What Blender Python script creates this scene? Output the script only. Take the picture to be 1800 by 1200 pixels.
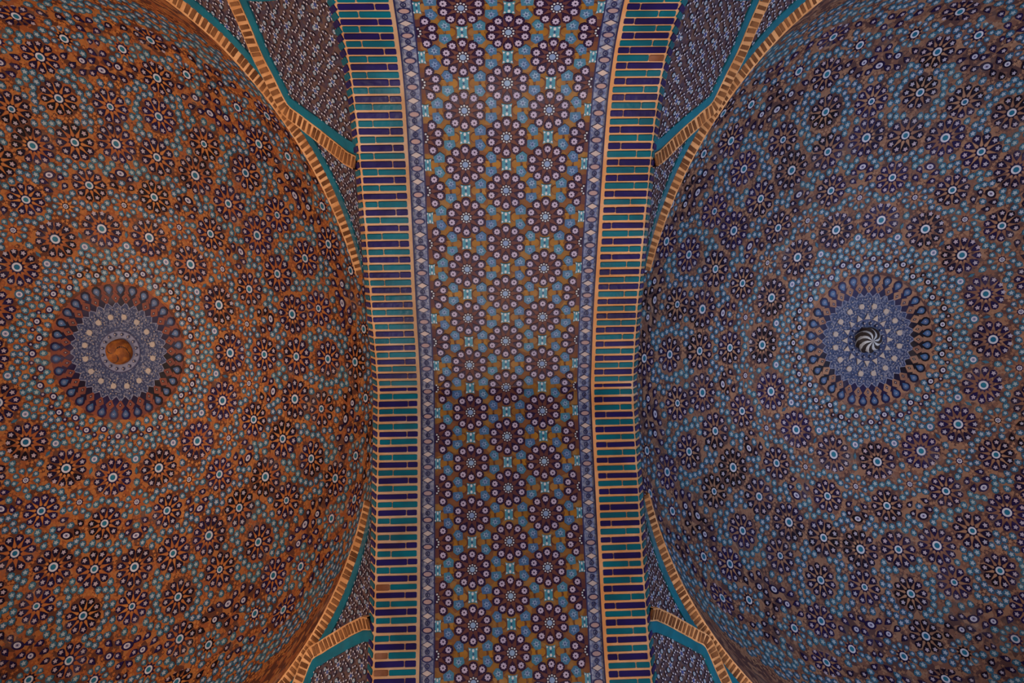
import bpy, math, random
import numpy as np
from mathutils import Matrix, Vector

for o in list(bpy.data.objects):
    bpy.data.objects.remove(o, do_unlink=True)
random.seed(7)
rng = np.random.default_rng(7)
scene = bpy.context.scene
COL = scene.collection

# ------------------------------------------------------------------ camera, world, lights
S = 0.003                      # metres per drawing unit (1 unit = 3 mm); the lens is the origin
F_PX, ZEN, ROLL = 1207.0, (859.0, 483.0), -0.0148
zen = np.array([ZEN[0] - 900, ZEN[1] - 600, F_PX]); zen /= np.linalg.norm(zen)
xa = np.array([1, ROLL, 0.0]); xa -= zen * (xa @ zen); xa /= np.linalg.norm(xa)
ya = np.cross(zen, xa)
if ya[1] < 0: ya = -ya
MC = np.array([xa, ya, zen])
cam = bpy.data.cameras.new('camera')
cam.lens = F_PX / 1800 * 36.0; cam.sensor_width = 36.0
cam.clip_start = 0.05; cam.clip_end = 100
cam_ob = bpy.data.objects.new('camera', cam); COL.objects.link(cam_ob)
rt, up, bk = MC @ [1, 0, 0], MC @ [0, -1, 0], MC @ [0, 0, -1]
cam_ob.matrix_world = Matrix(((rt[0], up[0], bk[0], 0), (rt[1], up[1], bk[1], 0), (rt[2], up[2], bk[2], 0), (0, 0, 0, 1)))
scene.camera = cam_ob

world = bpy.data.worlds.new('world'); scene.world = world; world.use_nodes = True
world.node_tree.nodes['Background'].inputs[0].default_value = (0.72, 0.78, 1.0, 1)
world.node_tree.nodes['Background'].inputs[1].default_value = 0.10

def area(name, loc, target, size, power, color):
    l = bpy.data.lights.new(name, 'AREA'); l.shape = 'RECTANGLE'; l.size, l.size_y = size
    l.energy = power; l.color = color
    o = bpy.data.objects.new(name, l); COL.objects.link(o)
    p = Vector(loc) * S; o.location = p
    o.rotation_euler = (Vector(target) * S - p).to_track_quat('-Z', 'Y').to_euler()
    return o
# daylight from the arcades around the two bays, reflected up off the warm floor on the left and cool on the right; the rear lamp is extra fill
area('arcade_light_warm', (-2650, 500, 50), (-900, 150, 1500), (2.6, 2.6), 250, (1.0, 0.75, 0.56))
area('arcade_light_cool', (2650, 500, 50), (950, 150, 1500), (2.6, 2.6), 238, (0.54, 0.71, 1.0))
area('arcade_light_nave', (27, 1500, -420), (27, 100, 1150), (1.8, 1.8), 250, (1.0, 0.87, 0.78))
area('fill_light_rear', (27, -1300, -420), (27, 350, 1150), (1.8, 1.8), 185, (1.0, 0.86, 0.76))  # added fill lamp, brightens the bricks on the front half of the arch

scene.cycles.max_bounces = 4; scene.cycles.diffuse_bounces = 3; scene.cycles.glossy_bounces = 2
vs = scene.view_settings
vs.view_transform = 'Standard'; vs.look = 'None'; vs.gamma = 1.0; vs.use_curve_mapping = False
vs.exposure = 0.38

# ------------------------------------------------------------------ materials
MATS = {}
def mat(name, c1, c2=None, scale=0.02, rough=0.45, bump=0.0, bscale=0.4, wear=0.0, wear_col=(0.35, 0.27, 0.22), cells=None, spec=0.14):
    """glazed tile or brick: two tones mixed by noise in place, fine relief, patches of wear"""
    m = bpy.data.materials.new(name); m.use_nodes = True
    nt = m.node_tree; N, L = nt.nodes, nt.links
    b = N['Principled BSDF']; b.inputs['Roughness'].default_value = rough; b.inputs['Specular IOR Level'].default_value = spec
    geo = N.new('ShaderNodeNewGeometry')
    nz = N.new('ShaderNodeTexNoise'); nz.inputs['Scale'].default_value = scale / S; nz.inputs['Detail'].default_value = 2
    L.new(geo.outputs['Position'], nz.inputs['Vector'])
    rp = N.new('ShaderNodeMapRange'); rp.inputs[1].default_value = 0.36; rp.inputs[2].default_value = 0.64
    L.new(nz.outputs['Fac'], rp.inputs[0])
    mx = N.new('ShaderNodeMix'); mx.data_type = 'RGBA'
    mx.inputs[6].default_value = (*c1, 1); mx.inputs[7].default_value = (*(c2 or c1), 1)
    L.new(rp.outputs[0], mx.inputs[0]); out = mx.outputs[2]
    if cells:                                        # (scale, colours) tesserae too small to build
        vo = N.new('ShaderNodeTexVoronoi'); vo.inputs['Scale'].default_value = cells[0] / S
        L.new(geo.outputs['Position'], vo.inputs['Vector'])
        cr = N.new('ShaderNodeValToRGB'); cr.color_ramp.interpolation = 'CONSTANT'
        cols = cells[1]
        while len(cr.color_ramp.elements) < len(cols): cr.color_ramp.elements.new(0.5)
        for i, c in enumerate(cols):
            cr.color_ramp.elements[i].position = i / len(cols); cr.color_ramp.elements[i].color = (*c, 1)
        sp = N.new('ShaderNodeSeparateColor'); L.new(vo.outputs['Color'], sp.inputs[0]); L.new(sp.outputs[0], cr.inputs[0])
        m2 = N.new('ShaderNodeMix'); m2.data_type = 'RGBA'; m2.inputs[0].default_value = cells[2]
        L.new(out, m2.inputs[6]); L.new(cr.outputs[0], m2.inputs[7]); out = m2.outputs[2]
    if wear:
        n2 = N.new('ShaderNodeTexNoise'); n2.inputs['Scale'].default_value = 0.012 / S; n2.inputs['Detail'].default_value = 3
        n2.inputs['Roughness'].default_value = 0.65
        L.new(geo.outputs['Position'], n2.inputs['Vector'])
        r2 = N.new('ShaderNodeMapRange'); r2.inputs[1].default_value = 0.54; r2.inputs[2].default_value = 0.72; r2.inputs[4].default_value = wear
        L.new(n2.outputs['Fac'], r2.inputs[0])
        m3 = N.new('ShaderNodeMix'); m3.data_type = 'RGBA'; m3.inputs[7].default_value = (*wear_col, 1)
        L.new(r2.outputs[0], m3.inputs[0]); L.new(out, m3.inputs[6]); out = m3.outputs[2]
    L.new(out, b.inputs['Base Color'])
    if bump:
        n3 = N.new('ShaderNodeTexNoise'); n3.inputs['Scale'].default_value = bscale / S; n3.inputs['Detail'].default_value = 2
        L.new(geo.outputs['Position'], n3.inputs['Vector'])
        bp = N.new('ShaderNodeBump'); bp.inputs['Strength'].default_value = bump; bp.inputs['Distance'].default_value = 2 * S
        L.new(n3.outputs['Fac'], bp.inputs['Height']); L.new(bp.outputs[0], b.inputs['Normal'])
    MATS[name] = m
    return m

for side, g in (('left', dict(o1=(0.43, 0.155, 0.042), o2=(0.32, 0.085, 0.025), dk=(0.10, 0.030, 0.016))),
                ('right', dict(o1=(0.33, 0.17, 0.10), o2=(0.20, 0.088, 0.058), dk=(0.08, 0.036, 0.034)))):
    mat('dome_ground_' + side, g['dk'], tuple(x * 1.5 for x in g['dk']), 0.01, 0.6, 0.3, 0.3, 0.25, cells=(0.075, [g['dk'], g['o2'], g['dk'], g['o1']], 0.75))
    mat('terracotta_' + side, g['o2'], g['o1'], 0.03, 0.5, wear=0.2)
    mat('buff_' + side, tuple(min(1, x * 1.12) for x in g['o1']), g['o2'], 0.012, 0.5)
    mat('rosette_ground_' + side, g['dk'], g['o2'], 0.012, 0.5)
mat('aubergine', (0.010, 0.006, 0.011), (0.017, 0.010, 0.06), 0.006, 0.35, wear=0.12, spec=0.06)
mat('petal_star', (0.42, 0.31, 0.36), (0.36, 0.33, 0.42), 0.01, 0.45, wear=0.25, wear_col=(0.45, 0.40, 0.30))
mat('teal_tile', (0.032, 0.085, 0.16), (0.035, 0.13, 0.20), 0.012, 0.35, wear=0.25, wear_col=(0.12, 0.13, 0.14))
mat('teal_star', (0.36, 0.38, 0.47), (0.30, 0.38, 0.40), 0.012, 0.45, wear=0.3, wear_col=(0.36, 0.30, 0.26))
mat('eye_white', (0.58, 0.55, 0.62), (0.48, 0.47, 0.55), 0.03, 0.4)
mat('eye_turquoise', (0.02, 0.16, 0.24), (0.01, 0.10, 0.20), 0.02, 0.35)
mat('eye_lilac', (0.30, 0.27, 0.42), None, 0.02, 0.4)
mat('medallion_blue', (0.03, 0.042, 0.12), (0.05, 0.06, 0.14), 0.05, 0.45, cells=(0.26, [(0.012, 0.018, 0.07), (0.20, 0.20, 0.27), (0.02, 0.035, 0.11), (0.035, 0.05, 0.13)], 0.7))
mat('medallion_line', (0.19, 0.19, 0.29), None, 0.03, 0.45)
mat('medallion_cream', (0.46, 0.36, 0.30), (0.38, 0.32, 0.30), 0.05, 0.5)
mat('drop_blue', (0.035, 0.10, 0.24), (0.03, 0.07, 0.18), 0.03, 0.35)
mat('oxide_red', (0.22, 0.055, 0.03), (0.15, 0.04, 0.03), 0.03, 0.5)
# arch
mat('arch_ochre', (0.30, 0.135, 0.032), (0.22, 0.075, 0.04), 0.014, 0.55, 0.2, 0.3, 0.3, (0.20, 0.085, 0.04), cells=(0.06, [(0.30, 0.15, 0.03), (0.16, 0.06, 0.035), (0.34, 0.19, 0.06), (0.20, 0.08, 0.04)], 0.6))
mat('arch_umber', (0.165, 0.062, 0.045), (0.12, 0.042, 0.045), 0.02, 0.5, wear=0.3, wear_col=(0.26, 0.12, 0.06))
mat('arch_ochre_tile', (0.36, 0.16, 0.02), (0.24, 0.105, 0.025), 0.03, 0.45, wear=0.35, wear_col=(0.5, 0.32, 0.17))
mat('arch_plum', (0.035, 0.012, 0.035), (0.022, 0.010, 0.045), 0.02, 0.4)
mat('arch_lilac', (0.52, 0.43, 0.56), (0.43, 0.37, 0.53), 0.03, 0.45, wear=0.15)
mat('arch_kite', (0.06, 0.20, 0.29), (0.06, 0.13, 0.28), 0.02, 0.4)
mat('arch_kite_motif', (0.28, 0.40, 0.56), (0.20, 0.28, 0.50), 0.04, 0.4)
mat('arch_kite_dark', (0.03, 0.05, 0.16), None, 0.04, 0.4)
mat('arch_knot', (0.05, 0.24, 0.33), (0.10, 0.30, 0.40), 0.03, 0.4)
mat('arch_knot_white', (0.58, 0.60, 0.62), None, 0.03, 0.4)
mat('border_blue', (0.22, 0.25, 0.40), (0.16, 0.20, 0.34), 0.02, 0.45, cells=(0.3, [(0.10, 0.12, 0.27), (0.28, 0.31, 0.45), (0.38, 0.40, 0.50), (0.16, 0.19, 0.34)], 0.7))
mat('border_navy', (0.025, 0.025, 0.085), (0.035, 0.035, 0.11), 0.03, 0.4)
mat('border_cream', (0.60, 0.45, 0.38), (0.48, 0.40, 0.38), 0.03, 0.5)
mat('border_pink', (0.44, 0.27, 0.24), (0.36, 0.25, 0.26), 0.03, 0.5)
mat('mortar', (0.74, 0.40, 0.20), (0.64, 0.30, 0.125), 0.02, 0.8, 0.5, 0.25, 0.5, (0.82, 0.58, 0.42))
mat('brick_turquoise', (0.003, 0.14, 0.19), (0.006, 0.09, 0.125), 0.02, 0.32, 0.25, 0.12, 0.10, (0.12, 0.16, 0.15), spec=0.13)
mat('brick_navy', (0.020, 0.012, 0.110), (0.016, 0.009, 0.065), 0.02, 0.32, 0.25, 0.12, 0.10, (0.08, 0.05, 0.10), spec=0.13)
mat('brick_bare', (0.20, 0.07, 0.03), (0.28, 0.12, 0.07), 0.05, 0.85, 0.5, 0.2)
mat('rib_mortar', (0.68, 0.35, 0.16), (0.54, 0.24, 0.09), 0.03, 0.85, 0.7, 0.2)
mat('rib_brick', (0.115, 0.040, 0.014), (0.24, 0.095, 0.035), 0.03, 0.8, 0.6, 0.25)
mat('turquoise_band', (0.006, 0.15, 0.22), (0.008, 0.11, 0.16), 0.03, 0.3, 0.15, 0.15, 0.12, (0.10, 0.18, 0.2), spec=0.3)
mat('shield_ground', (0.105, 0.062, 0.065), (0.075, 0.045, 0.06), 0.03, 0.55, 0.25, 0.3, cells=(0.16, [(0.07, 0.035, 0.05), (0.14, 0.075, 0.06), (0.06, 0.045, 0.075), (0.11, 0.06, 0.055)], 0.7))
mat('shield_white', (0.60, 0.54, 0.60), (0.50, 0.48, 0.58), 0.05, 0.45)
mat('shield_blue', (0.06, 0.09, 0.30), (0.09, 0.16, 0.36), 0.03, 0.4)
mat('shield_pale_blue', (0.20, 0.34, 0.44), None, 0.03, 0.4)
mat('shield_plum', (0.035, 0.022, 0.045), None, 0.03, 0.4)
mat('boss_orange', (0.40, 0.13, 0.025), (0.20, 0.06, 0.02), 0.06, 0.6, 0.6, 0.15)
mat('boss_dark', (0.02, 0.014, 0.014), (0.04, 0.03, 0.03), 0.05, 0.5)
mat('boss_pale', (0.55, 0.56, 0.60), (0.42, 0.45, 0.50), 0.05, 0.4)
mat('stone_floor', (0.34, 0.24, 0.18), (0.27, 0.18, 0.13), 0.01, 0.8, 0.3, 0.05)

# ------------------------------------------------------------------ mesh helpers
class Shape:
    """flat polygons and low prisms collected as one mesh; drawn in the tile plane, +z towards the room"""
    def __init__(s): s.v, s.f, s.m, s.mats = [], [], [], []
    def mi(s, name):
        if name not in s.mats: s.mats.append(name)
        return s.mats.index(name)
    def flat(s, poly, z, m):
        n = len(s.v); s.v += [(x, y, z) for x, y in poly]
        s.f.append(tuple(range(n, n + len(poly)))); s.m.append(s.mi(m))
    def prism(s, poly, z0, z1, m, side=None, inset=0.0):
        n = len(s.v); k = len(poly)
        cx = sum(p[0] for p in poly) / k; cy = sum(p[1] for p in poly) / k
        s.v += [(x, y, z0) for x, y in poly]
        s.v += [(cx + (x - cx) * (1 - inset), cy + (y - cy) * (1 - inset), z1) for x, y in poly]
        s.f.append(tuple(range(n + k, n + 2 * k))); s.m.append(s.mi(m))
        for i in range(k):
            j = (i + 1) % k
            s.f.append((n + i, n + j, n + k + j, n + k + i)); s.m.append(s.mi(side or m))
    def ring(s, r0, r1, z0, z1, m, n=20, sx=1, sy=1, wob=0.0):
        b = len(s.v)
        for i in range(n):
            a = 2 * math.pi * i / n; w = 1 + (wob if i % 2 else 0)
            for r, z in ((r0, z1), (r1, z1), (r1 * w, z0)):
                s.v.append((r * w * math.cos(a) * sx if r == r1 else r * math.cos(a) * sx, r * w * math.sin(a) * sy if r == r1 else r * math.sin(a) * sy, z))
        for i in range(n):
            j = (i + 1) % n; p, q = b + 3 * i, b + 3 * j
            s.f.append((p, p + 1, q + 1, q)); s.m.append(s.mi(m))
            s.f.append((p + 1, p + 2, q + 2, q + 1)); s.m.append(s.mi(m))
    def mesh(s, name):
        me = bpy.data.meshes.new(name)
        me.from_pydata([(x * S, y * S, z * S) for x, y, z in s.v], [], s.f)
        for m in s.mats: me.materials.append(MATS[m])
        me.polygons.foreach_set('material_index', s.m); me.update()
        return me

def poly(n, r, a0=0.0, sx=1, sy=1, cx=0, cy=0):
    return [(cx + r * sx * math.cos(a0 + 2 * math.pi * i / n), cy + r * sy * math.sin(a0 + 2 * math.pi * i / n)) for i in range(n)]
def star(n, r0, r1, a0=0.0, cx=0, cy=0):
    return [(cx + (r0 if i % 2 else r1) * math.cos(a0 + math.pi * i / n), cy + (r0 if i % 2 else r1) * math.sin(a0 + math.pi * i / n)) for i in range(2 * n)]
def teardrop(w, h0, h1):
    """point towards -y (length h0), round end towards +y (length h1), half width w"""
    return [(0, -h0), (w * .60, -h0 * .42), (w * .97, h1 * .05), (w * .92, h1 * .5), (w * .5, h1 * .92), (0, h1),
            (-w * .5, h1 * .92), (-w * .92, h1 * .5), (-w * .97, h1 * .05), (-w * .60, -h0 * .42)]
def lens(w, h, n=12):
    return [(w * math.cos(2 * math.pi * i / n), h * math.copysign(abs(math.sin(2 * math.pi * i / n)) ** 1.15, math.sin(2 * math.pi * i / n))) for i in range(n)]

def mesh_grid(name, P, mats, mi=None, closed_u=False, flip=False):
    """P: array [nu][nv][3] in units -> smooth mesh"""
    nu, nv = P.shape[:2]
    f = []
    for i in range(nu if closed_u else nu - 1):
        for j in range(nv - 1):
            a, b, c, d = i * nv + j, ((i + 1) % nu) * nv + j, ((i + 1) % nu) * nv + j + 1, i * nv + j + 1
            f.append((a, d, c, b) if flip else (a, b, c, d))
    me = bpy.data.meshes.new(name); me.from_pydata((P.reshape(-1, 3) * S).tolist(), [], f)
    for m in mats: me.materials.append(MATS[m])
    me.polygons.foreach_set('use_smooth', [True] * len(f)); me.update()
    return me

def link(name, data, parent=None, mw=None, **props):
    o = bpy.data.objects.new(name, data); COL.objects.link(o)
    if parent is not None: o.parent = parent
    if mw is not None: o.matrix_world = mw
    for k, v in props.items(): o[k] = v
    return o

def frame(p, x, y, z):
    """object matrix from unit-space point and axes"""
    return Matrix(((x[0], y[0], z[0], p[0] * S), (x[1], y[1], z[1], p[1] * S), (x[2], y[2], z[2], p[2] * S), (0, 0, 0, 1)))
def spin(m, a): return m @ Matrix.Rotation(a, 4, 'Z')
def scl(m, sx, sy=None): return m @ Matrix.Diagonal((sx, sx if sy is None else sy, 1, 1))

def merged(name, items, parent, kind='stuff', label=None):
    """items: list of (mesh, matrix) -> ONE mesh object"""
    if not items: return None
    V, Fc, MI, mats, n = [], [], [], [], 0
    cache = {}
    for me, mw in items:
        if me.name not in cache:
            v = np.array([q.co[:] for q in me.vertices]); fs = [tuple(p.vertices) for p in me.polygons]
            ids = []
            for m in me.materials:
                if m not in mats: mats.append(m)
                ids.append(mats.index(m))
            cache[me.name] = (v, fs, [ids[p.material_index] for p in me.polygons])
        v, fs, mi = cache[me.name]
        A = np.array(mw); V.append(v @ A[:3, :3].T + A[:3, 3])
        Fc += [tuple(i + n for i in f) for f in fs]; MI += mi; n += len(v)
    me = bpy.data.meshes.new(name); me.from_pydata(np.concatenate(V).tolist(), [], Fc)
    for m in mats: me.materials.append(m)
    me.polygons.foreach_set('material_index', MI); me.update()
    o = link(name, me, parent)
    if kind: o['kind'] = kind
    if label: o['label'] = label
    return o

def shown(p):
    """how large a piece at unit-space point p shows (0 when outside the view)"""
    c = np.asarray(p) @ MC
    if c[2] < 50: return 0
    x, y = 900 + F_PX * c[0] / c[2], 600 + F_PX * c[1] / c[2]
    return 1.0 / c[2] if -12 < x < 1812 and -12 < y < 1212 else 0

def smooth_interp(xs, ys):
    """monotone cubic"""
    xs, ys = np.array(xs, float), np.array(ys, float)
    h = np.diff(xs); d = np.diff(ys) / h; m = np.zeros(len(xs)); m[1:-1] = np.where(d[:-1] * d[1:] > 0, 2 * d[:-1] * d[1:] / (d[:-1] + d[1:] + 1e-12), 0)
    m[0], m[-1] = d[0], d[-1]
    def fn(x):
        x = np.clip(x, xs[0], xs[-1]); i = np.clip(np.searchsorted(xs, x) - 1, 0, len(h) - 1); t = (x - xs[i]) / h[i]
        return ((2 * t**3 - 3 * t**2 + 1) * ys[i] + (t**3 - 2 * t**2 + t) * h[i] * m[i] + (-2 * t**3 + 3 * t**2) * ys[i + 1] + (t**3 - t**2) * h[i] * m[i + 1])
    return fn

# ------------------------------------------------------------------ the building's lines (units)
CY, ZR, RR = 196.5, 1199.0, 835.0            # dome axis line, springing of the domes, dome radius
XC = 27.0                                    # middle of the transverse arch
DOME_X = {'left': -1026.0, 'right': 1080.0}
PR = [0, 100, 200, 337, 446, 546, 631, 719, 760, 784, 806, 820, 829, 833, 835]
PZ = [1924, 1918, 1901, 1857, 1807, 1751, 1699, 1628, 1585, 1550, 1502, 1452, 1395, 1330, 1199]
_rt = np.array(PR, float); _zt = np.array(PZ, float)
_q = np.r_[0, np.cumsum(np.hypot(np.diff(_rt), np.diff(_zt)))]
fr, fz = smooth_interp(_q, _rt), smooth_interp(_q, _zt)
QEND = _q[-1]
_qs = np.linspace(0, QEND, 2000); _rs = fr(_qs)
def q_of_r(r): return float(np.interp(r, _rs, _qs))
# the old shells have settled a little: shift, rise, lean in x and y, swell; dying out at the springing
SETTLE = {'left': (-21.6, 4.2, 49.7, -0.0677, -0.0505, 0.0130), 'right': (11.8, 7.5, 26.3, 0.0479, -0.0391, 0.0082)}
Q_WALL = float(np.interp(790, _rs, _qs))
def dome_point(side, q, th):
    q = min(max(q, 0.0), QEND)
    dx, dy, dz, kx, ky, sc = SETTLE[side]
    u = min(1.0, max(0.0, (q - Q_WALL) / (QEND - Q_WALL))); w = 1 - u * u * (3 - 2 * u)
    r = float(fr(q)); c, s_ = math.cos(th), math.sin(th)
    r1 = min(r * (1 + sc * w), RR); x, y = r1 * c, r1 * s_
    return np.array([DOME_X[side] + dx * w + x, CY + dy * w + y, float(fz(q)) + w * (dz + kx * r * c + ky * r * s_)])
def dome_frame(side, q, th):
    """frame on the dome at arc length q from the crown, azimuth th: x along the ring, y towards the rim, z into the room"""
    p = dome_point(side, q, th); e = 2.0
    y = dome_point(side, q + e, th) - (dome_point(side, q - e, th) if q > e else p); y /= np.linalg.norm(y)
    x0 = dome_point(side, max(q, 3.0), th + .004) - dome_point(side, max(q, 3.0), th - .004); x0 -= y * (x0 @ y); x0 /= np.linalg.norm(x0)
    z_ = np.cross(x0, y)
    if z_ @ (np.array([DOME_X[side], CY, ZR - 300]) - p) < 0: x0 = -x0; z_ = np.cross(x0, y)
    return p, frame(p, x0, y, z_)

AS = [0, 90, 190, 280, 365, 443, 502, 550, 590, 620, 640, 650, 652]
AZ = [1194, 1172, 1140, 1111, 1081, 1047, 1000, 925, 820, 690, 500, 200, -533]
az = smooth_interp(AS, AZ)
def arch_z(v): return float(az(abs(v)))
_vv = np.linspace(0, 652, 6000); _lz = az(_vv)
_al = np.r_[0, np.cumsum(np.hypot(np.diff(_vv), np.diff(_lz)))]
def v_of_arc(s): return math.copysign(float(np.interp(abs(s), _al, _vv)), s)
def arch_dx(v): return 6.0 * max(0.0, -(v + 150)) / 400 if v < 0 else 0.0
def arch_frame(s, x, lift=0.0):
    """frame on the arch soffit: x across, y along the curve (+ towards the front), z into the room"""
    v = v_of_arc(s); z = arch_z(v); e = 1.5
    a, b = v_of_arc(s - e), v_of_arc(s + e)
    y = np.array([0, b - a, arch_z(b) - arch_z(a)]); y /= np.linalg.norm(y)
    nrm = np.cross(np.array([1.0, 0, 0]), y)                      # points up
    xx = np.array([-1.0, 0, 0]); nz = -nrm
    p = np.array([XC + arch_dx(v) + x, CY + v, z]) + nz * lift
    return p, frame(p, xx, y, nz)

# ------------------------------------------------------------------ setting: floor
fl = Shape(); fl.flat([(-3600, -3200), (3600, -3200), (3600, 3600), (-3600, 3600)], -533, 'stone_floor')
link('floor', fl.mesh('floor'), kind='structure', label='worn sandstone floor below the two domed bays', category='floor')

# ------------------------------------------------------------------ tile shapes
def petal_mesh(outer, inner, w, h0, h1, name, lobes=5):
    p = Shape(); t = teardrop(w, h0, h1)
    p.prism(t, -1.0, 1.6, outer, inset=0.06)
    p.flat(star(lobes, w * .36, w * .66, math.pi / 2, 0, h1 * .20), 1.9, inner)
    return p.mesh(name)
PETAL = petal_mesh('aubergine', 'petal_star', 9.2, 15.0, 12.0, 'petal')
TEALP = petal_mesh('teal_tile', 'teal_star', 8.2, 10.5, 9.5, 'star_tile')
TEALB = None
def star_tile_mesh():
    p = Shape(); r = 10.6
    p.prism([(0, -r * 1.12), (r * .62, -r * .62), (r * .86, 0.1 * r), (r * .6, r * .78), (0, r * .98), (-r * .6, r * .78), (-r * .86, .1 * r), (-r * .62, -r * .62)], -1.0, 1.5, 'teal_tile', inset=0.06)
    p.flat(star(5, r * .33, r * .64, math.pi / 2), 1.8, 'teal_star')
    return p.mesh('star_tile')
TEALB = star_tile_mesh()
def small_dark_mesh():
    p = Shape(); p.prism(teardrop(7.0, 9, 8), -1, 1.5, 'aubergine', inset=.06); p.flat(star(5, 2.2, 4.4, math.pi / 2), 1.8, 'petal_star'); return p.mesh('petal')
SMALLD = small_dark_mesh()
def eye_mesh(outer, w, h, name):
    p = Shape(); p.prism(lens(w, h, 14), -1, 1.6, outer, inset=.05)
    p.flat(poly(12, 1, 0, w * .55, h * .62), 1.85, 'eye_white'); p.flat(poly(10, 1, 0, w * .34, h * .40), 2.05, 'eye_lilac'); p.flat(poly(8, 1, 0, w * .13, h * .17), 2.25, outer)
    return p.mesh(name)
EYE = eye_mesh('aubergine', 16.5, 11.0, 'eye_tile')
EYE_S = eye_mesh('aubergine', 12.0, 10.0, 'eye_tile')
EYE_B = eye_mesh('teal_tile', 14.5, 13.0, 'eye_tile')
def diamond_mesh():
    p = Shape(); p.prism([(0, -11), (5, 0), (0, 11), (-5, 0)], -1, 1.4, 'teal_tile', inset=.08); return p.mesh('diamond_tile')
DIAM = diamond_mesh()
def rosette_mesh(n, R, eye, side, turq=True, dark_eye='aubergine'):
    """the hub of a rosette: rays between the petals, scalloped dark rim, white ring, turquoise eye"""
    p = Shape()
    p.flat(poly(n * 2, R * .74, 0), 0.5, 'rosette_ground_' + side)
    p.flat(star(n, R * .30, R * .80, math.pi / n), 0.8, 'buff_' + side)
    p.prism(star(n, eye * 1.22, eye * 1.68, 0), 0.4, 1.5, dark_eye)
    p.prism(poly(18, eye), 1.4, 2.0, 'eye_white')
    if turq: p.flat(poly(14, eye * .60), 2.3, 'eye_turquoise')
    else:
        p.flat(poly(12, eye * .60), 2.3, 'aubergine'); p.flat(poly(10, eye * .40), 2.5, 'eye_lilac')
    return p.mesh('rosette')
def fleck_mesh(side):
    p = Shape(); p.flat(star(5, 2.6, 6.0, math.pi / 2), 0.8, 'buff_' + side); return p.mesh('fleck')

# ------------------------------------------------------------------ domes
D2 = math.pi / 180
WEDGE = 22.5 * D2
# rosettes: r, azimuth in the wedge (deg), petals, petal circle, outer radius, eye, turquoise eye, kind
ROS = [(337, 0, 12, 40.5, 54, 12.5, True, 'dark'), (446, 0, 10, 33, 45, 10.5, True, 'dark'), (403, 11.25, 9, 26.5, 36, 6.5, False, 'teal'),
       (546, 0, 10, 36, 49, 10.5, True, 'dark'), (550, 11.25, 12, 38.5, 51, 12.0, True, 'dark'),
       (640, 0, 10, 32.5, 45, 10.5, True, 'dark'), (631, 11.25, 10, 33, 45, 8.6, True, 'dark'),
       (719, 0, 10, 31.5, 43, 10.5, True, 'dark'), (752, 6.05, 10, 26, 35, 10.0, True, 'teal'), (752, -6.05, 10, 26, 35, 10.0, True, 'teal'),
       (784, 0, 10, 30, 41, 10.0, True, 'dark')]
# single tiles: kind, r, azimuth (mirrored in the wedge)
TILES = [('B', 205, 0), ('B', 205, 7.5), ('e', 217, 11.25), ('e', 232, 0), ('s', 236, 6.2), ('B', 257, 8.3), ('B', 259, 0), ('B', 268, 4.2),
         ('F', 296, 11.25), ('d', 326, 11.25), ('B', 355, 11.25), ('B', 392, 2.9), ('D', 449, 8.4), ('D', 470, 8.5), ('E', 481, 11.25),
         ('B', 477, 6.4), ('B', 491, 2.5), ('B', 494, 5.4), ('B', 500, 9.1), ('B', 513, 6.2),
         ('B', 574, 5.0), ('B', 590, 2.2), ('B', 592, 5.7), ('B', 595, 8.1), ('B', 606, 4.7), ('B', 620, 6.4), ('B', 638, 5.5), ('B', 651, 7.0),
         ('B', 665, 4.4), ('B', 667, 7.7), ('B', 681, 1.75), ('B', 682, 4.9), ('B', 677, 10.2),
         ('D', 694, 7.2), ('D', 695, 9.3), ('D', 706, 5.6), ('E', 703, 11.25), ('e', 716, 7.8), ('D', 718, 9.7), ('D', 734, 10.3), ('D', 722, 4.6),
         ('s', 752, 10.6), ('B', 757, 1.5), ('D', 788, 4.5), ('D', 785, 7.3), ('D', 772, 9.9), ('D', 786, 10.4)]

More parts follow.
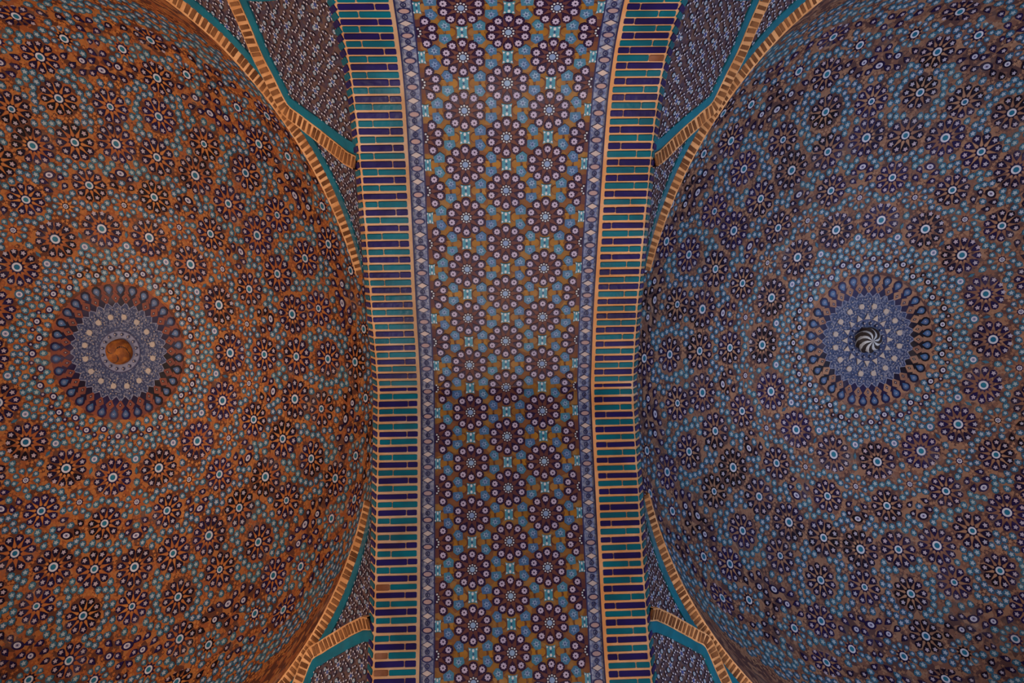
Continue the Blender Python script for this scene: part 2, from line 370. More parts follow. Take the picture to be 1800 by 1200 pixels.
def build_dome(side, label, boss_label):
    X = DOME_X[side]
    # shell
    nth, nq = 160, 60
    qs = np.linspace(0.5, QEND, nq)
    P = np.zeros((nth, nq, 3))
    for i in range(nth):
        a = 2 * math.pi * i / nth
        for j, q in enumerate(qs):
            P[i, j] = dome_point(side, q, a)
    me = mesh_grid('ceiling_dome', P, ['dome_ground_' + side], closed_u=True)
    dome = link('ceiling_dome', me, kind='structure', label=label, category='dome')
    petals, stars, flecks, rest = [], [], [], []
    occ = []                                      # (x, y in the unrolled wedge, radius)
    def place(q, th): return dome_frame(side, q, th)
    hubs = {}
    for k in range(16):
        base = k * WEDGE
        for ri, (r, a, n, pc, R, eye, tq, kind) in enumerate(ROS):
            q = q_of_r(r); p, mw = place(q, base + a * D2)
            if ri not in hubs: hubs[ri] = rosette_mesh(n, R, eye, side, tq)
            squash = 1.0
            ro = link('rosette', hubs[ri], dome, mw) if shown(p) else None
            if ro is None: rest.append((hubs[ri], mw))
            off = math.pi / n if n % 4 == 2 else 0
            if kind == 'teal': off = math.pi / 2
            for i in range(n):
                t = 2 * math.pi * i / n + off + (math.pi / 2 if kind != 'teal' else 0) + (math.pi / n if n == 12 else 0)
                lp = Vector((pc * math.cos(t) * S, pc * math.sin(t) * S, 0))
                pm = mw @ Matrix.Translation(lp) @ Matrix.Rotation(t - math.pi / 2, 4, 'Z')
                f = (2 * math.pi * pc / n) / 18.6
                if kind == 'dark':
                    pm = scl(pm, min(1.25, f), (R - pc) / 12.0 * 1.06)
                    petals.append((shown(p), PETAL, pm, ro, 'petal'))
                else:
                    pm = scl(pm, min(1.1, f * 1.02), (R - pc) / 9.8)
                    petals.append((shown(p) * .9, TEALP, pm, ro, 'petal'))
        for kind, r, a in TILES:
            for sg in ((1,) if a in (0,) else (1, -1) if a != 11.25 else (1,)):
                th = base + sg * a * D2; q = q_of_r(r); p, mw = place(q, th)
                j = random.uniform(-.25, .25)
                if kind == 'B': stars.append((shown(p), TEALB, scl(spin(mw, j + random.choice((0, math.pi))), random.uniform(.93, 1.05)), dome, 'star_tile'))
                elif kind == 's': stars.append((shown(p) * 2, SMALLD, spin(mw, j), dome, 'dark_tile'))
                elif kind == 'D': stars.append((shown(p) * 2, PETAL, scl(spin(mw, sg * (.9 if r < 500 or r > 725 else 2.2)), .92), dome, 'dark_tile'))
                elif kind == 'E': stars.append((shown(p) * 2, EYE, mw, dome, 'eye_tile'))
                elif kind == 'e': stars.append((shown(p) * 2, EYE_S, mw, dome, 'eye_tile'))
                elif kind == 'F': stars.append((shown(p) * 2, EYE_B, mw, dome, 'eye_tile'))
                elif kind == 'd': stars.append((shown(p) * 2, DIAM, mw, dome, 'diamond_tile'))
    # gap filling in one wedge (mirror-symmetric), repeated 16 times
    def occupied():
        o = []
        for (r, a, n, pc, R, eye, tq, kind) in ROS:
            for aa in {a, -a, a - 22.5, 22.5 - a}: o.append((r, aa, R))
        for kind, r, a in TILES:
            rad = {'B': 9.5, 's': 8, 'D': 13, 'E': 15, 'e': 11.5, 'F': 14, 'd': 7}[kind]
            for aa in {a, -a, a - 22.5, 22.5 - a}: o.append((r, aa, rad))
        return o
    o = occupied(); extra_b, extra_f = [], []
    oq = [(q_of_r(r), a, R, r) for r, a, R in o]
    def clear(q, r, a, rad, lst, slack):
        for q2, a2, R2, r2 in lst:
            dx = (a - a2) * D2 * (r + r2) / 2
            if abs(dx) < 90 and math.hypot(dx, q - q2) < rad + R2 - slack: return False
        return True
    wall_q = q_of_r(790)
    g = np.random.default_rng(5)
    for rad, tgt, slack, n in ((9.0, extra_b, 1.0, 5000), (5.2, extra_f, 2.2, 9000)):
        for _ in range(n):
            q = g.uniform(q_of_r(200), wall_q + (105 if rad > 6 else 135)); r = float(fr(q)); a = g.uniform(0, 11.25)
            if a * D2 * r < rad * .8: a = 0.0
            if (11.25 - a) * D2 * r < rad * .8: a = 11.25
            if rad < 6 and q < q_of_r(200): continue
            if clear(q, r, a, rad, oq, slack):
                tgt.append((q, a))
                for aa in {a, -a, a - 22.5, 22.5 - a}: oq.append((q, aa, rad, r))
    FL = fleck_mesh(side)
    for k in range(16):
        for lst, me_, nm in ((extra_b, TEALB, 'B'), (extra_f, FL, 'F')):
            for q, a in lst:
                for sg in ((1, -1) if a not in (0.0, 11.25) else (1,)):
                    p, mw = place(q, k * WEDGE + sg * a * D2)
                    if nm == 'B': stars.append((shown(p) * (.5 if q > wall_q else 1), me_, spin(mw, random.uniform(-3, 3)), dome, 'star_tile'))
                    else: flecks.append((me_, scl(spin(mw, random.uniform(-3, 3)), random.uniform(.8, 1.2))))
    # the 300 petals and 300 star tiles that show largest stand alone, the others are joined
    def split(lst, name):
        lst = sorted(lst, key=lambda e: -e[0]); rest_ = []
        cnt = {}
        for sc, me_, mw, par, nm in lst:
            if sc > 0 and cnt.get(nm, 0) < 300 and par is not None:
                cnt[nm] = cnt.get(nm, 0) + 1; link(nm, me_, par, mw)
            else: rest_.append((me_, mw))
        merged(name, rest_, dome)
    split(petals, 'petal_field'); split(stars, 'star_tile_field')
    merged('fleck_field', flecks + rest, dome)
    # medallion round the crown
    q0 = lambda r: q_of_r(r)
    p, mw = place(1.0, 0.0)
    top = Matrix.Identity(4)
    med = Shape()
    def cap(r): return float(fz(q_of_r(r)))
    def disc(sh, rs, m, lift, n=64, star_n=None, star_d=0):
        # annulus following the shell from rs[0] to rs[-1]
        b = len(sh.v)
        for i in range(n):
            a = 2 * math.pi * i / n
            for jj, r in enumerate(rs):
                rr = r - (star_d if (jj == len(rs) - 1 and star_n and i % 2) else 0)
                sh.v.append(tuple(dome_point(side, q_of_r(max(rr, .5)), a) - np.array([0, 0, lift])))
        k = len(rs)
        for i in range(n):
            for jj in range(k - 1):
                a0, a1 = b + i * k + jj, b + ((i + 1) % n) * k + jj
                sh.f.append((a0, a0 + 1, a1 + 1, a1)); sh.m.append(sh.mi(m))
    red = 'oxide_red' if side == 'left' else 'terracotta_right'
    disc(med, [50, 90, 130, 164], 'aubergine', 0.8); disc(med, [163, 176, 188], red, 0.6)
    disc(med, [30, 60, 100, 141], 'medallion_line', 1.4, 64, 32, 15)
    disc(med, [30, 60, 100, 137], 'medallion_blue', 2.0, 64, 32, 14)
    medo = link('medallion', med.mesh('medallion'), dome, top, label=('dusky lilac and oxide red' if side == 'left' else 'deep blue') + ' starburst medallion round the crown of the dome')
    ring = Shape(); disc(ring, [20, 40, 58], 'medallion_line' if side == 'left' else 'medallion_blue', 2.8)
    disc(ring, [56.5, 60], 'border_navy', 3.4)
    link('medallion_ring', ring.mesh('medallion_ring'), medo, top)
    drop = Shape(); drop.prism(teardrop(14.0, 23, 17), -1, 1.8, 'aubergine', inset=.05); drop.flat(teardrop(8.6, 12, 10.5), 2.1, 'drop_blue'); drop.flat(poly(10, 4.8, 0, 1, 1, 0, 1.5), 2.3, 'medallion_line'); drop.flat(poly(10, 3.4, 0, 1, 1, 0, 1.5), 2.5, 'drop_blue'); drop.flat(poly(6, 1.4, 0, 1, 1, 0, 1.5), 2.7, 'eye_white')
    drop = drop.mesh('blue_drop')
    loz = Shape(); loz.prism([(0, -16), (13.4, 3), (0, 20), (-13.4, 3)], 0, 1.7, red, inset=.05); loz.flat([(0, -6.5), (4, 0), (0, 6.5), (-4, 0)], 1.9, 'aubergine'); loz.flat([(0, -2.5), (1.6, 0), (0, 2.5), (-1.6, 0)], 2.1, 'medallion_cream'); loz = loz.mesh('lozenge_tile')
    dot = Shape(); dot.prism(poly(14, 8.4), 1.5, 4.8, 'medallion_cream', inset=.08); dot = dot.mesh('cream_dot')
    tri = Shape(); tri.prism([(-8, -8), (8, -8), (0, 9)], 2, 5.0, 'medallion_cream'); tri = tri.mesh('triangle_tile')
    small = Shape(); small.prism([(0, -5.5), (4.6, 0), (0, 5.5), (-4.6, 0)], 4, 6.6, 'border_navy'); small.flat([(0, -2.5), (2.2, 0), (0, 2.5), (-2.2, 0)], 6.9, 'medallion_cream'); small = small.mesh('lozenge_tile')
    for i in range(32):
        a = (i + .5) * math.pi / 16
        link('blue_drop', drop, medo, place(q0(173), a)[1])
        link('lozenge_tile', loz, medo, place(q0(149), a + math.pi / 32)[1])
    for i in range(16):
        a = (i + .5) * math.pi / 8
        link('cream_dot', dot, medo, place(q0(98), a)[1])
        if side == 'right': link('triangle_tile', tri, medo, place(q0(68), a + math.pi / 16)[1])
        link('small_lozenge', small, medo, place(q0(49), a)[1])
    fl_ = []
    fm = Shape(); fm.flat(star(3, 1.0, 4.2), 4.4, 'medallion_line'); fm = fm.mesh('scroll_leaf')
    fm2 = Shape(); fm2.flat(star(4, .9, 3.4), 4.5, 'medallion_cream'); fm2 = fm2.mesh('scroll_leaf')
    for i in range(32):
        for r, d in ((118, 0), (112, .5), (105, .22), (105, -.22), (90, .25), (90, -.25), (82, .5), (76, 0), (125, .0), (84, .2), (97, .5), (120, .35), (120, -.35)):
            a = (i + .5 + d) * math.pi / 16
            fl_.append(((fm if (i + int(r)) % 3 else fm2), spin(place(q0(r), a)[1], random.uniform(0, 6))))
    merged('scrollwork', fl_, medo)
    # boss: spiral-fluted bulb hanging from the crown
    n, nf, nz_ = 96, 8, 24
    V = np.zeros((n, nz_, 3)); AX, AY, z0 = dome_point(side, 1.0, 0.0); z0 += 4
    for j in range(nz_):
        u = j / (nz_ - 1)
        rad = 36 * math.sqrt(max(0, 1 - (max(0, u - .28) / .72) ** 2.2)) * (0.90 + .10 * math.sin(min(1, u / .3) * math.pi / 2)) + .4
        for i in range(n):
            a = 2 * math.pi * i / n
            fl2 = 1 + (.07 * math.cos(nf * (a - 1.3 * u)) if side == 'right' else .02 * math.cos(4 * (a - u)))
            V[i, j] = (AX + rad * fl2 * math.cos(a), AY + rad * fl2 * math.sin(a), z0 - 40 * u)
    bm = mesh_grid('ceiling_boss', V, ['boss_pale', 'boss_dark'] if side == 'right' else ['boss_orange', 'boss_dark'], closed_u=True, flip=True)
    idx = []
    for i in range(n):
        for j in range(nz_ - 1):
            u = (j + .5) / (nz_ - 1); a = 2 * math.pi * (i + .5) / n
            if side == 'right': idx.append(1 if (nf * (a - 1.3 * u)) / (2 * math.pi) % 1 > .5 or u < .16 else 0)
            else: idx.append(1 if u < .22 or abs(math.sin(1.5 * a + 5 * u)) < .12 and u > .3 else 0)
    bm.polygons.foreach_set('material_index', idx); bm.update()
    link('ceiling_boss', bm, label=boss_label, category='boss', group='bosses at the crowns of the domes')
    return dome

dome_l = build_dome('left', 'warm orange tiled dome with dark rosettes, left of the arch', 'round orange brown boss hanging at the crown of the left dome')
dome_r = build_dome('right', 'cool blue and brown tiled dome with dark rosettes, right of the arch', 'black and white swirl fluted boss at the crown of the right dome')

# ------------------------------------------------------------------ transverse arch: soffit, rosettes, tiles
PER, CW = 86.5, 63.0                           # repeat along the curve, column spacing
S0, S1 = -1180, 1180
def soffit(x0, x1, s0, s1, ns, lift, name, m, z_out=(0, 0)):
    P = np.zeros((ns, 2, 3))
    for i, s in enumerate(np.linspace(s0, s1, ns)):
        for j, x in enumerate((x0, x1)):
            P[i, j] = arch_frame(s, x, lift)[0]; P[i, j, 2] += z_out[j]
    return mesh_grid(name, P, [m])
arch = link('ceiling_arch', soffit(-126, 126, S0, S1, 240, 0, 'ceiling_arch', 'arch_ochre'), kind='structure',
            label='pointed transverse arch lined with ochre and plum rosette mosaic', category='arch')

def arch_rosette_mesh(half=0):
    p = Shape()
    p.flat(poly(20, 24, 0), .5, 'arch_umber'); p.flat(star(10, 12, 27.5, math.pi / 10 + math.pi / 2), .8, 'arch_umber')
    p.prism(star(10, 8.0, 11.5, math.pi / 2), .4, 1.5, 'arch_plum')
    for i in range(10):
        a = 2 * math.pi * i / 10 + math.pi / 2
        p.flat(poly(6, 1, a, 1.5, 1.5, 7.1 * math.cos(a), 7.1 * math.sin(a)), 1.8, 'arch_knot_white')
    p.flat(poly(10, 4.6), 1.9, 'arch_kite_motif')
    return p.mesh('rosette')
AROS = arch_rosette_mesh()
ap = Shape(); ap.prism(teardrop(7.7, 11.5, 9.2), -1, 1.6, 'arch_plum', inset=.05); ap.flat(star(8, 4.0, 5.2, 0, 0, .8), 1.9, 'arch_lilac'); ap.flat(poly(6, 1.5, 0, 1, 1, 0, 1.2), 2.1, 'arch_plum'); APET = ap.mesh('petal')
kt = Shape(); kt.prism([(-8.0, -8.4), (8.2, -7.6), (8.6, 3.4), (1.4, 8.8), (-9.6, 1.4)], -1, 1.5, 'arch_kite', inset=.05); kt.flat(star(6, 2.6, 5.6, .3, 0, -.6), 1.8, 'arch_kite_motif'); kt.flat(star(4, .9, 2.6, .3, 0, -.6), 2.0, 'arch_kite_dark'); KITE = kt.mesh('kite_tile')
kn = Shape(); kn.prism([(-8, -10), (-3, -8.5), (3, -8.5), (8, -10), (6.6, -4), (6.6, 4), (8, 10), (3, 8.5), (-3, 8.5), (-8, 10), (-6.6, 4), (-6.6, -4)], -1, 1.5, 'arch_knot')
for yy in (-5.2, 5.2): kn.flat(poly(8, 1, 0, 2.0, 2.6, 0, yy), 1.8, 'arch_knot_white')
for xx in (-5.6, 5.6):
    for yy in (-7, 7): kn.flat(poly(6, 1.5, 0, 1, 1, xx, yy), 1.8, 'arch_knot_white')
kn.flat(star(4, 1, 3.2), 1.8, 'arch_kite_dark'); KNOT = kn.mesh('knot_tile')
oc = Shape(); oc.prism(poly(8, 8.2, math.pi / 8), -1, 1.1, 'arch_umber'); oc.flat(poly(8, 7.0, math.pi / 8), 1.4, 'arch_ochre_tile'); OCT = oc.mesh('octagon_tile')
hg = Shape(); hg.prism([(-5, -6), (5, -6), (2.2, 0), (5, 6), (-5, 6), (-2.2, 0)], -1, 1.2, 'arch_ochre_tile', inset=.06); HOUR = hg.mesh('hourglass_tile')
sq = Shape(); sq.prism([(-6, 0), (0, -7), (6, 0), (0, 7)], -1, 1.2, 'arch_ochre_tile', inset=.08); SQT = sq.mesh('lozenge_tile')

_lk = [-15 * 86.5] + [k * 86.5 for k in range(-7, 6)] + [15 * 86.5]
_lr = [-582 - 8 * 78, -582, -504, -424, -343, -258, -172, -86, 0, 86.5, 174, 262, 349, 436, 436 + 10 * 84]
def LAT(s):
    """the courses were set out closer together towards the rear springing"""
    return float(np.interp(s, _lk, _lr))
def af(s, x, lift=0.0): return arch_frame(LAT(s), x, lift)
def clip_y(pl, sg):
    out = []
    for i in range(len(pl)):
        a, b = pl[i], pl[(i + 1) % len(pl)]
        if a[1] * sg >= 0: out.append(a)
        if a[1] * b[1] < 0: t = a[1] / (a[1] - b[1]); out.append((a[0] + (b[0] - a[0]) * t, 0.0))
    return out
def ridge_hub(x):
    """the rosette hub folded over the ridge of the arch"""
    p = Shape()
    def put(pl, z, m):
        for sg in (1, -1):
            c = clip_y(pl, sg)
            if len(c) < 3: continue
            n = len(p.v); p.v += [tuple(af(y if abs(y) > .01 else sg * .01, x - x_, z)[0]) for x_, y in c]
            p.f.append(tuple(range(n, n + len(c)))); p.m.append(p.mi(m))
    put(poly(20, 24, 0), .8, 'arch_umber'); put(star(10, 12, 27.5, math.pi / 10 + math.pi / 2), 1.1, 'arch_umber'); put(star(10, 8.0, 11.5, math.pi / 2), 1.8, 'arch_plum')
    for i in range(10):
        a = 2 * math.pi * i / 10 + math.pi / 2
        put(poly(6, 1, a, 1.5, 1.5, 7.1 * math.cos(a), 7.1 * math.sin(a)), 2.2, 'arch_knot_white')
    put(poly(10, 4.6), 2.3, 'arch_kite_motif')
    return p.mesh('rosette')
pet, kites, small_tiles = [], [], []
for col in (-2, -1, 0, 1, 2):
    x = col * CW
    for k in range(-14, 15):
        s = (k + (.5 if col % 2 else 0)) * PER
        if abs(s) > S1 - 40: continue
        cut = abs(col) == 2
        p, mw = af(s, x if not cut else math.copysign(CW * 2, col))
        hub = None
        if not cut:
            vis = shown(p) > 0
            hub = link('rosette', AROS if k or col % 2 else ridge_hub(x), arch, mw if k or col % 2 else None) if vis else None
            if not vis: small_tiles.append((AROS, mw))
        else:
            hp, hm = af(s, math.copysign(126, col))
            sg = 1 if col > 0 else -1                       # mirrored local x: keep the half inside the panel
            h = Shape(); ins = [(c, d) for c, d in poly(24, 24) if c * sg >= -.01]
            h.flat(sorted(ins, key=lambda t: math.atan2(t[1], t[0] * sg)), .5, 'arch_umber')
            st = sorted([(c, d) for c, d in star(10, 8, 11.5, math.pi / 2) if c * sg >= -.01], key=lambda t: math.atan2(t[1], t[0] * sg))
            h.flat(st, 1.5, 'arch_plum')
            for i in range(10):
                a = 2 * math.pi * i / 10 + math.pi / 2
                if math.cos(a) * sg > .1: h.flat(poly(6, 1, a, 1.5, 1.5, 7.1 * math.cos(a), 7.1 * math.sin(a)), 1.8, 'arch_knot_white')
            if shown(hp): hub = link('half_rosette', h.mesh('half_rosette'), arch, hm)
        for i in range(10):
            a = 2 * math.pi * i / 10 + math.pi / 2
            lx = 23.2 * math.cos(a) * -1; ly = 23.2 * math.sin(a)   # frame x runs to -X
            if cut and (lx + x) * math.copysign(1, col) > 126 - 5: continue
            pm = af(s + ly, x + lx, 1.5 if abs(s + ly) < 10 else 0)[1] @ Matrix.Rotation(a - math.pi / 2, 4, 'Z')
            pet.append((shown(p), APET, pm, hub if hub else arch, 'petal'))
        # between this rosette and the next of the column
        sm = s + PER / 2
        if abs(sm) > S1 - 40: continue
        if not cut:
            q_, m_ = af(sm, x, 2.2 if abs(sm) < 12 else 0); kites.append((shown(q_), KNOT, m_, arch, 'knot_tile'))
        else:
            q_, m_ = af(sm, math.copysign(120.5, col)); kites.append((shown(q_), KNOT, scl(m_, .7, 1), arch, 'knot_tile'))
        for sx in (-1, 1):
            xo = x + sx * 15.2
            if abs(xo) < 122:
                q_, m_ = af(sm, xo); kites.append((shown(q_), OCT, m_, arch, 'octagon_tile'))
            xo = x + sx * 28.0
            if abs(xo) < 122:
                q_, m_ = af(sm, xo); kites.append((shown(q_), HOUR, m_, arch, 'hourglass_tile'))
            xo = x + sx * 23.5
            if abs(xo) < 120:
                for sy in (-1, 1):
                    q_, m_ = af(sm + sy * 12.0, xo)
                    kites.append((shown(q_), KITE, m_ @ Matrix.Diagonal((-1 if sx < 0 else 1, -1 if sy < 0 else 1, 1, 1)) if False else spin(m_, {(1, 1): 0, (-1, 1): math.pi / 2, (-1, -1): math.pi, (1, -1): -math.pi / 2}[(-sx, sy)]), arch, 'kite_tile'))
def split_list(lst, parent, stuffname):
    rest_, cnt = [], {}
    for sc, me_, mw, par, nm in sorted(lst, key=lambda e: -e[0]):
        if sc > 0 and cnt.get(nm, 0) < 300: cnt[nm] = cnt.get(nm, 0) + 1; link(nm, me_, par, mw)
        else: rest_.append((me_, mw))
    merged(stuffname, rest_, parent)
split_list(pet, arch, 'petal_field'); split_list(kites, arch, 'tile_field'); merged('rosette_field', small_tiles, arch)

# ------------------------------------------------------------------ blue tile borders and glazed brick bands
DG = Shape(); DG.prism([(0, -6.2), (3.6, -3.4), (10.5, 0), (3.6, 3.4), (0, 6.2), (-3.6, 3.4), (-10.5, 0), (-3.6, -3.4)], -.5, 1.0, 'border_navy'); DG.flat([(0, -4.4), (8, 0), (0, 4.4), (-8, 0)], 1.3, 'border_cream'); DBIG = DG.mesh('diamond_tile')
DG = Shape(); DG.prism(lens(9.5, 5.6, 10), -.5, 1.0, 'border_navy'); DG.flat(lens(7, 3.6, 10), 1.3, 'border_pink'); DSM = DG.mesh('oval_tile')
MO = Shape(); MO.ring(2.6, 4.2, .3, .9, 'border_navy', 10); MO.flat(poly(6, 1.4), .9, 'border_navy')
for i in range(6):
    a = i * math.pi / 3; MO.flat(star(3, .8, 2.6, a, 6.6 * math.cos(a), 5.2 * math.sin(a)), .8, 'medallion_line')
MOT = MO.mesh('flower_motif')
brick_cache = {}
def brick_mesh(l, h, m):
    key = (round(l, 0), round(h * 2) / 2, m)
    if key in brick_cache: return brick_cache[key]
    l, h = key[0], key[1]; p = Shape(); a, b = l / 2, h / 2; c = 1.3; e = .7
    p.prism([(-a, -b + c), (-a + c, -b), (a - c, -b), (a, -b + c), (a, b - c), (a - c, b), (-a + c, b), (-a, b - c)], -2.0, 1.0, m)
    p.v += [(x - math.copysign(e, x), y - math.copysign(e, y), 1.7) for x, y, z in p.v[8:16]]
    p.f[0] = tuple(range(16, 24))
    for i in range(8): p.f.append((8 + i, 8 + (i + 1) % 8, 16 + (i + 1) % 8, 16 + i)); p.m.append(0)
    brick_cache[key] = p.mesh('glazed_brick'); return brick_cache[key]
def wall_strip(name, xs, zo, lift, m, s0=S0, s1=S1, ns=240):
    P = np.zeros((ns, len(xs), 3))
    for i, s in enumerate(np.linspace(s0, s1, ns)):
        for j, x in enumerate(xs): P[i, j] = af(s, x, lift[j])[0]; P[i, j, 2] += zo[j]
    return mesh_grid(name, P, [m])
for sg, nm in ((-1, 'left'), (1, 'right')):
    bo = link('tile_border', wall_strip('tile_border', [sg * 125, sg * 149.5, sg * 149.6], [0, 0, 12], [.6, .6, .6], 'border_blue'),
              label='pale blue tile border of cream diamonds along the %s edge of the mosaic arch' % nm, category='border', group='blue tile borders of the arch')
    for x in (126.0, 148.5):
        link('edge_line', wall_strip('edge_line', [sg * (x - 1.1), sg * (x + 1.1)], [0, 0], [1.6, 1.6], 'border_navy'), bo)
    mots, n = [], int(S1 * .72 / (PER / 4))
    for k in range(-n, n + 1):
        s = (k + .25) * PER / 4
        p, mw = af(s, sg * 137.3, .6)
        if shown(p): link('diamond_tile' if k % 2 else 'oval_tile', DBIG if k % 2 else DSM, bo, mw)
        else: mots.append((DBIG if k % 2 else DSM, mw))
        mots.append((MOT, af(s + PER / 8, sg * 137.3, .8)[1]))
    merged('flower_motifs', mots, bo)
    # glazed brick band
    band = link('brick_band', wall_strip('brick_band', [sg * 149.6, sg * 149.8, sg * 223.5], [10, 0, 0], [2.5, 3.0, 3.0], 'mortar'),
                label='turquoise and navy glazed brick band on the %s side of the arch' % nm, category='brick band', group='glazed brick bands of the arch')
    # narrow outer reveal, rising outwards
    link('reveal', wall_strip('reveal', [sg * 223.4, sg * 236, sg * 236.4], [0, 24, 160], [3, 0, 0], 'mortar'), band)
    pitch, rest_b = 13.05, []
    nn = int(S1 * .8 / pitch)
    for k in range(-nn, nn + 1):
        s = k * pitch + random.uniform(-.35, .35)
        navy = k % 2 == 0
        tot0, tot1 = 154.6 + random.uniform(-.5, .8), 221.5 + random.uniform(-1.5, 1.0)
        j = (tot0 + (17 if navy else 44) + random.uniform(-2.5, 2.5))
        for a, b in ((tot0, j - .6), (j + .6, tot1)):
            m = 'brick_navy' if navy else 'brick_turquoise'
            v = v_of_arc(s)
            if not navy and a > 170 and sg < 0 and s > 395 and random.random() < .6: m = 'brick_bare'
            elif random.random() < .012: m = 'brick_bare'
            p, mw = af(0 if k == 0 else s + random.uniform(-.2, .2), sg * (a + b) / 2, 3.0 + (1.2 if k == 0 else 0))
            me_ = brick_mesh(b - a, 5.5 if k == 0 else 9.1 + random.uniform(-.6, .6), m)
            mw = spin(mw, random.uniform(-.008, .008))
            if shown(p): link('glazed_brick', me_, band, mw)
            else: rest_b.append((me_, mw))
        # end brick on the reveal
        pa, pb = af(s, sg * 224.5, 2.8)[0], af(s, sg * 235.5, 0)[0] + np.array([0, 0, 23.0])
        xv = pb - pa; ln = np.linalg.norm(xv); xv /= ln
        y = np.array(af(s, 0)[1])[:3, 1]; y = y - xv * (y @ xv); y /= np.linalg.norm(y)
        z = np.cross(xv, y)
        if z[2] > 0: xv = -xv; z = -z
        p = (pa + pb) / 2; me_ = brick_mesh(ln * .9, 8.5, 'brick_navy' if navy else 'brick_turquoise')
        if shown(p): link('end_brick', me_, band, frame(p, xv, y, z))
        else: rest_b.append((me_, frame(p, xv, y, z)))
    merged('brick_field', rest_b, band)

# ------------------------------------------------------------------ corner vaults between domes and arch
UA = 1053.0 - 235.0
def edge_z(v): return arch_z(v) if v < 520 else arch_z(520) - .9 * (v - 520)
EDGE = [1, 1]                                   # which corner is being built: side sign, front/back sign
def pend(th, t):
    """corner surface: th from the arch's side (deg), t from dome rim (0) to arch edge (1); local u, v, z"""
    c, s = math.cos(th * D2), math.sin(th * D2)
    if c >= s:
        v = UA * s / c; q = (UA + EDGE[0] * arch_dx(EDGE[1] * v), v, edge_z(v) + 23)
    else: q = (UA * c / s, UA, edge_z(UA * c / s) + 23)
    return np.array([RR * c + (q[0] - RR * c) * t, RR * s + (q[1] - RR * s) * t, ZR + (q[2] - ZR) * t])
_k = [0, .1, .25, .42, .55, .66, .74, .84, .92, 1.0]
RIB = smooth_interp(_k, [24.2, 25.5, 28.5, 32.0, 34.6, 37.5, 39.5, 42.0, 43.7, 45.6])
RIT = smooth_interp(_k, [1.12, .80, .40, .15, .06, .10, .125, .175, .20, .225])
COB = smooth_interp([0, .3, .6, .9, 1.0], [45.0, 42.2, 39.6, 36.6, 35.6])
COT = smooth_interp([0, .3, .6, .9, 1.0], [.23, .37, .57, .93, 1.1])
CORN = {('left', -1): 'upper left', ('left', 1): 'lower left', ('right', -1): 'upper right', ('right', 1): 'lower right'}

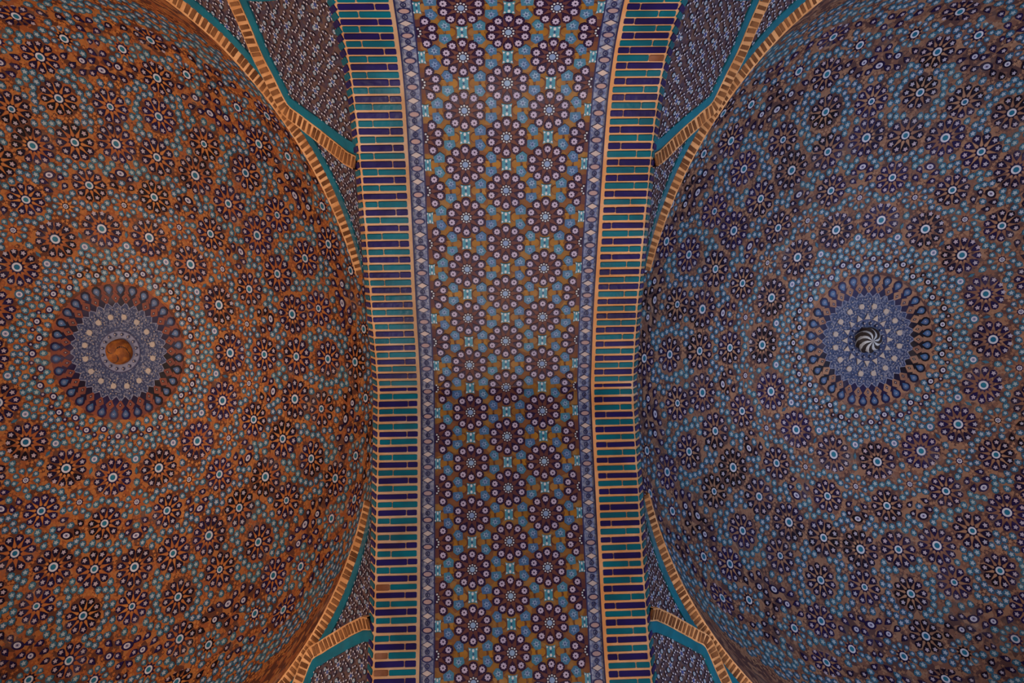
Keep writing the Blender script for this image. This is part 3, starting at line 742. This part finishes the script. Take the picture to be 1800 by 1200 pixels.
def corner(side, vy, where):
    sx = 1 if side == 'left' else -1
    EDGE[:] = [sx, vy]
    def W(p): return np.array([DOME_X[side] + sx * p[0], CY + vy * p[1], p[2]])
    def nrm(th, t):
        a = pend(th + .3, t) - pend(th - .3, t); b = pend(th, t + .01) - pend(th, t - .01)
        n = np.cross(a, b); n /= np.linalg.norm(n)
        if n[2] > 0: n = -n
        return n
    def WN(n): return np.array([sx * n[0], vy * n[1], n[2]])
    # ground surface
    ths = np.linspace(10.8, 79.2, 90); ts = np.linspace(0, 1, 24)
    P = np.array([[W(pend(a, t)) for t in ts] for a in ths])
    cv = link('ceiling_pendentive', mesh_grid('ceiling_pendentive', P, ['shield_ground']), kind='structure',
              label='corner vault of tiny purple mosaic flowers between dome and arch, %s' % where, category='pendentive')
    # curves on the surface: (point, normal, tangent)
    def curve(fn, n, down=.5):
        pts = [fn(u) for u in np.linspace(0, 1, n)]
        L3 = np.array([pend(*p) for p in pts]); N3 = np.array([nrm(*p) for p in pts])
        T = np.gradient(L3, axis=0); T /= np.linalg.norm(T, axis=1)[:, None]
        N3 = N3 * (1 - down) + np.array([0, 0, -1.0]) * down
        N3 -= T * (N3 * T).sum(1)[:, None]; N3 /= np.linalg.norm(N3, axis=1)[:, None]
        B = np.cross(N3, T)
        return L3, N3, T, B
    def ribbon(L3, N3, B, b0, b1, lift, thick, name, m):
        n = len(L3); Q = np.zeros((n, 4, 3))
        for i in range(n):
            for j, (b, l) in enumerate(((b0, lift - thick), (b0, lift), (b1, lift), (b1, lift - thick))):
                Q[i, j] = W(L3[i] + B[i] * b + N3[i] * l)
        me_ = mesh_grid(name, Q, [m]); me_.polygons.foreach_set('use_smooth', [False] * len(me_.polygons)); return me_
    ribs = (('rim', lambda u: (14.0 + u * 48.0, 0.012), 240, 'brick rib along the springing of the dome'), ('shield', lambda u: (float(RIB(u)), float(RIT(u))), 240, 'brick rib rising from the arch and bending back over the corner'),
            ('corner', lambda u: (float(COB(u)), float(COT(u))), 160, 'brick rib closing the outer end of the shield panel'))
    bands = {}
    for kind, fn, n, lb in ribs:
        L3, N3, T, B = curve(fn, n, .62 if kind == 'rim' else .45)
        # outward side (away from the dome) of each rib
        h = 11.0 if kind == 'rim' else 10.5
        lift = 9.0 if kind == 'rim' else 8.0
        off = 1.0 if kind == 'rim' else 0
        rib = link('brick_rib', ribbon(L3, N3, B, off - h, off + h, lift, 12, 'brick_rib', 'rib_mortar'),
                   label='tan %s, %s corner' % (lb, where), category='rib', group='brick ribs of the corner vaults')
        # bricks across the rib
        arc = np.r_[0, np.cumsum(np.linalg.norm(np.diff(L3, axis=0), axis=1))]
        pitch = 11.5; s = 5.0; rest_r = []
        while s < arc[-1] - 4:
            w = random.uniform(5.6, 8.2)
            i = int(np.interp(s, arc, np.arange(n)))
            x_, y_, z_ = WN(B[i]), WN(T[i]), WN(N3[i]); p = W(L3[i] + B[i] * (off + random.uniform(-.8, .8)) + N3[i] * lift)
            if np.cross(x_, y_) @ z_ < 0: x_ = -x_
            key = ('rib', round(w)); 
            if key not in brick_cache:
                b_ = Shape(); a, c = 8.6, round(w) / 2
                b_.prism([(-a, -c), (a, -c), (a, c), (-a, c)], -3, 1.0, 'rib_brick', inset=.06); brick_cache[key] = b_.mesh('brick')
            mw = spin(frame(p, x_, y_, z_), random.uniform(-.06, .06))
            if shown(p): link('brick', brick_cache[key], rib, mw)
            else: rest_r.append((brick_cache[key], mw))
            s += pitch + random.uniform(-1.2, 1.2)
        merged('brick_field', rest_r, rib)
        # turquoise tile band beside the rib, in lengths
        tb = link('turquoise_band', None, cv)
        L3, N3, T, B = curve(fn, n, 0.0)
        out = 1 if (B[n // 2] @ (np.array([1, 0.6, -.4]) if kind != 'corner' else np.array([1, -1, 0]))) > 0 else -1
        k0, b0 = 0, 6.0 * out
        while k0 < n - 2:
            k1 = min(n - 1, k0 + random.randint(26, 44))
            sl = slice(k0, k1 + 1)
            me_ = ribbon(L3[sl], N3[sl], B[sl], b0, b0 + 24.0 * out, 3.0, 4, 'turquoise_tile', 'turquoise_band')
            link('turquoise_tile', me_, tb)
            k0 = k1 if k1 == n - 1 else k1
            if k1 == n - 1: break
    # flowers of the shield mosaic: hexagonal field in plan
    items = []
    fw = Shape(); 
    for i in range(6):
        a = i * math.pi / 3; fw.flat([(3.2 * math.cos(a) - 1.6 * math.sin(a), 3.2 * math.sin(a) + 1.6 * math.cos(a)), (7.4 * math.cos(a), 7.4 * math.sin(a)), (3.2 * math.cos(a) + 1.6 * math.sin(a), 3.2 * math.sin(a) - 1.6 * math.cos(a))][::1], 1.2, 'shield_white' if i % 1 == 0 else 'shield_blue')
    fw.flat(star(6, 1.6, 4.6, math.pi / 6), 1.4, 'shield_blue'); FLW = fw.mesh('flower')
    ey = Shape(); ey.flat(poly(8, 5.4), .8, 'shield_plum'); ey.flat(poly(8, 3.8), 1.0, 'shield_pale_blue'); ey.flat(poly(8, 2.4), 1.2, 'shield_white'); ey.flat(poly(6, 1.1), 1.4, 'shield_plum'); EYM = ey.mesh('eye')
    db = Shape(); db.flat(poly(4, 3.6, math.pi / 2, 1, 2.2), .8, 'shield_plum'); db.flat([(0, .8), (1.8, 3.2), (0, 5.6), (-1.8, 3.2)], 1.2, 'shield_white'); db.flat([(0, -.8), (-1.8, -3.2), (0, -5.6), (1.8, -3.2)], 1.2, 'shield_white'); DBL = db.mesh('double_leaf')
    g = 13.0
    rng2 = random.Random(3)
    da = math.degrees(g / 850)
    for ix in range(int((77 - 13) / da)):
        th = 13 + ix * da; c, s_ = math.cos(th * D2), math.sin(th * D2)
        if UA / max(c, s_) - RR < 3: continue
        ln = np.linalg.norm(pend(th, 1) - pend(th, 0))
        if ln < 18: continue
        for iy in range(int(ln / (g * .87))):
            d = (iy + (.5 if ix % 2 else 0)) * g * .87 + 8
            t = d / ln
            if t > .985: continue
            th2 = th + rng2.uniform(-.12, .12)
            p3 = pend(th2, t); n3 = nrm(th2, t)
            e1 = pend(th2, min(1, t + .01)) - pend(th2, t); e1 /= np.linalg.norm(e1)
            e2 = np.cross(n3, e1)
            x_, y_, z_ = WN(e2), WN(e1), WN(n3)
            if np.cross(x_, y_) @ z_ < 0: x_ = -x_
            h_ = (ix + 2 * iy) % 7
            me_ = (FLW, DBL, EYM, DBL, DBL, EYM, DBL)[h_]
            items.append((me_, spin(scl(frame(W(p3 + n3 * .8), x_, y_, z_), 1.05 if me_ is FLW else .9), rng2.uniform(0, 3) if me_ is not DBL else (0, 1.05, 2.1)[iy % 3])))
    merged('mosaic_flowers', items, cv)

for (side, vy), where in CORN.items(): corner(side, vy, where)
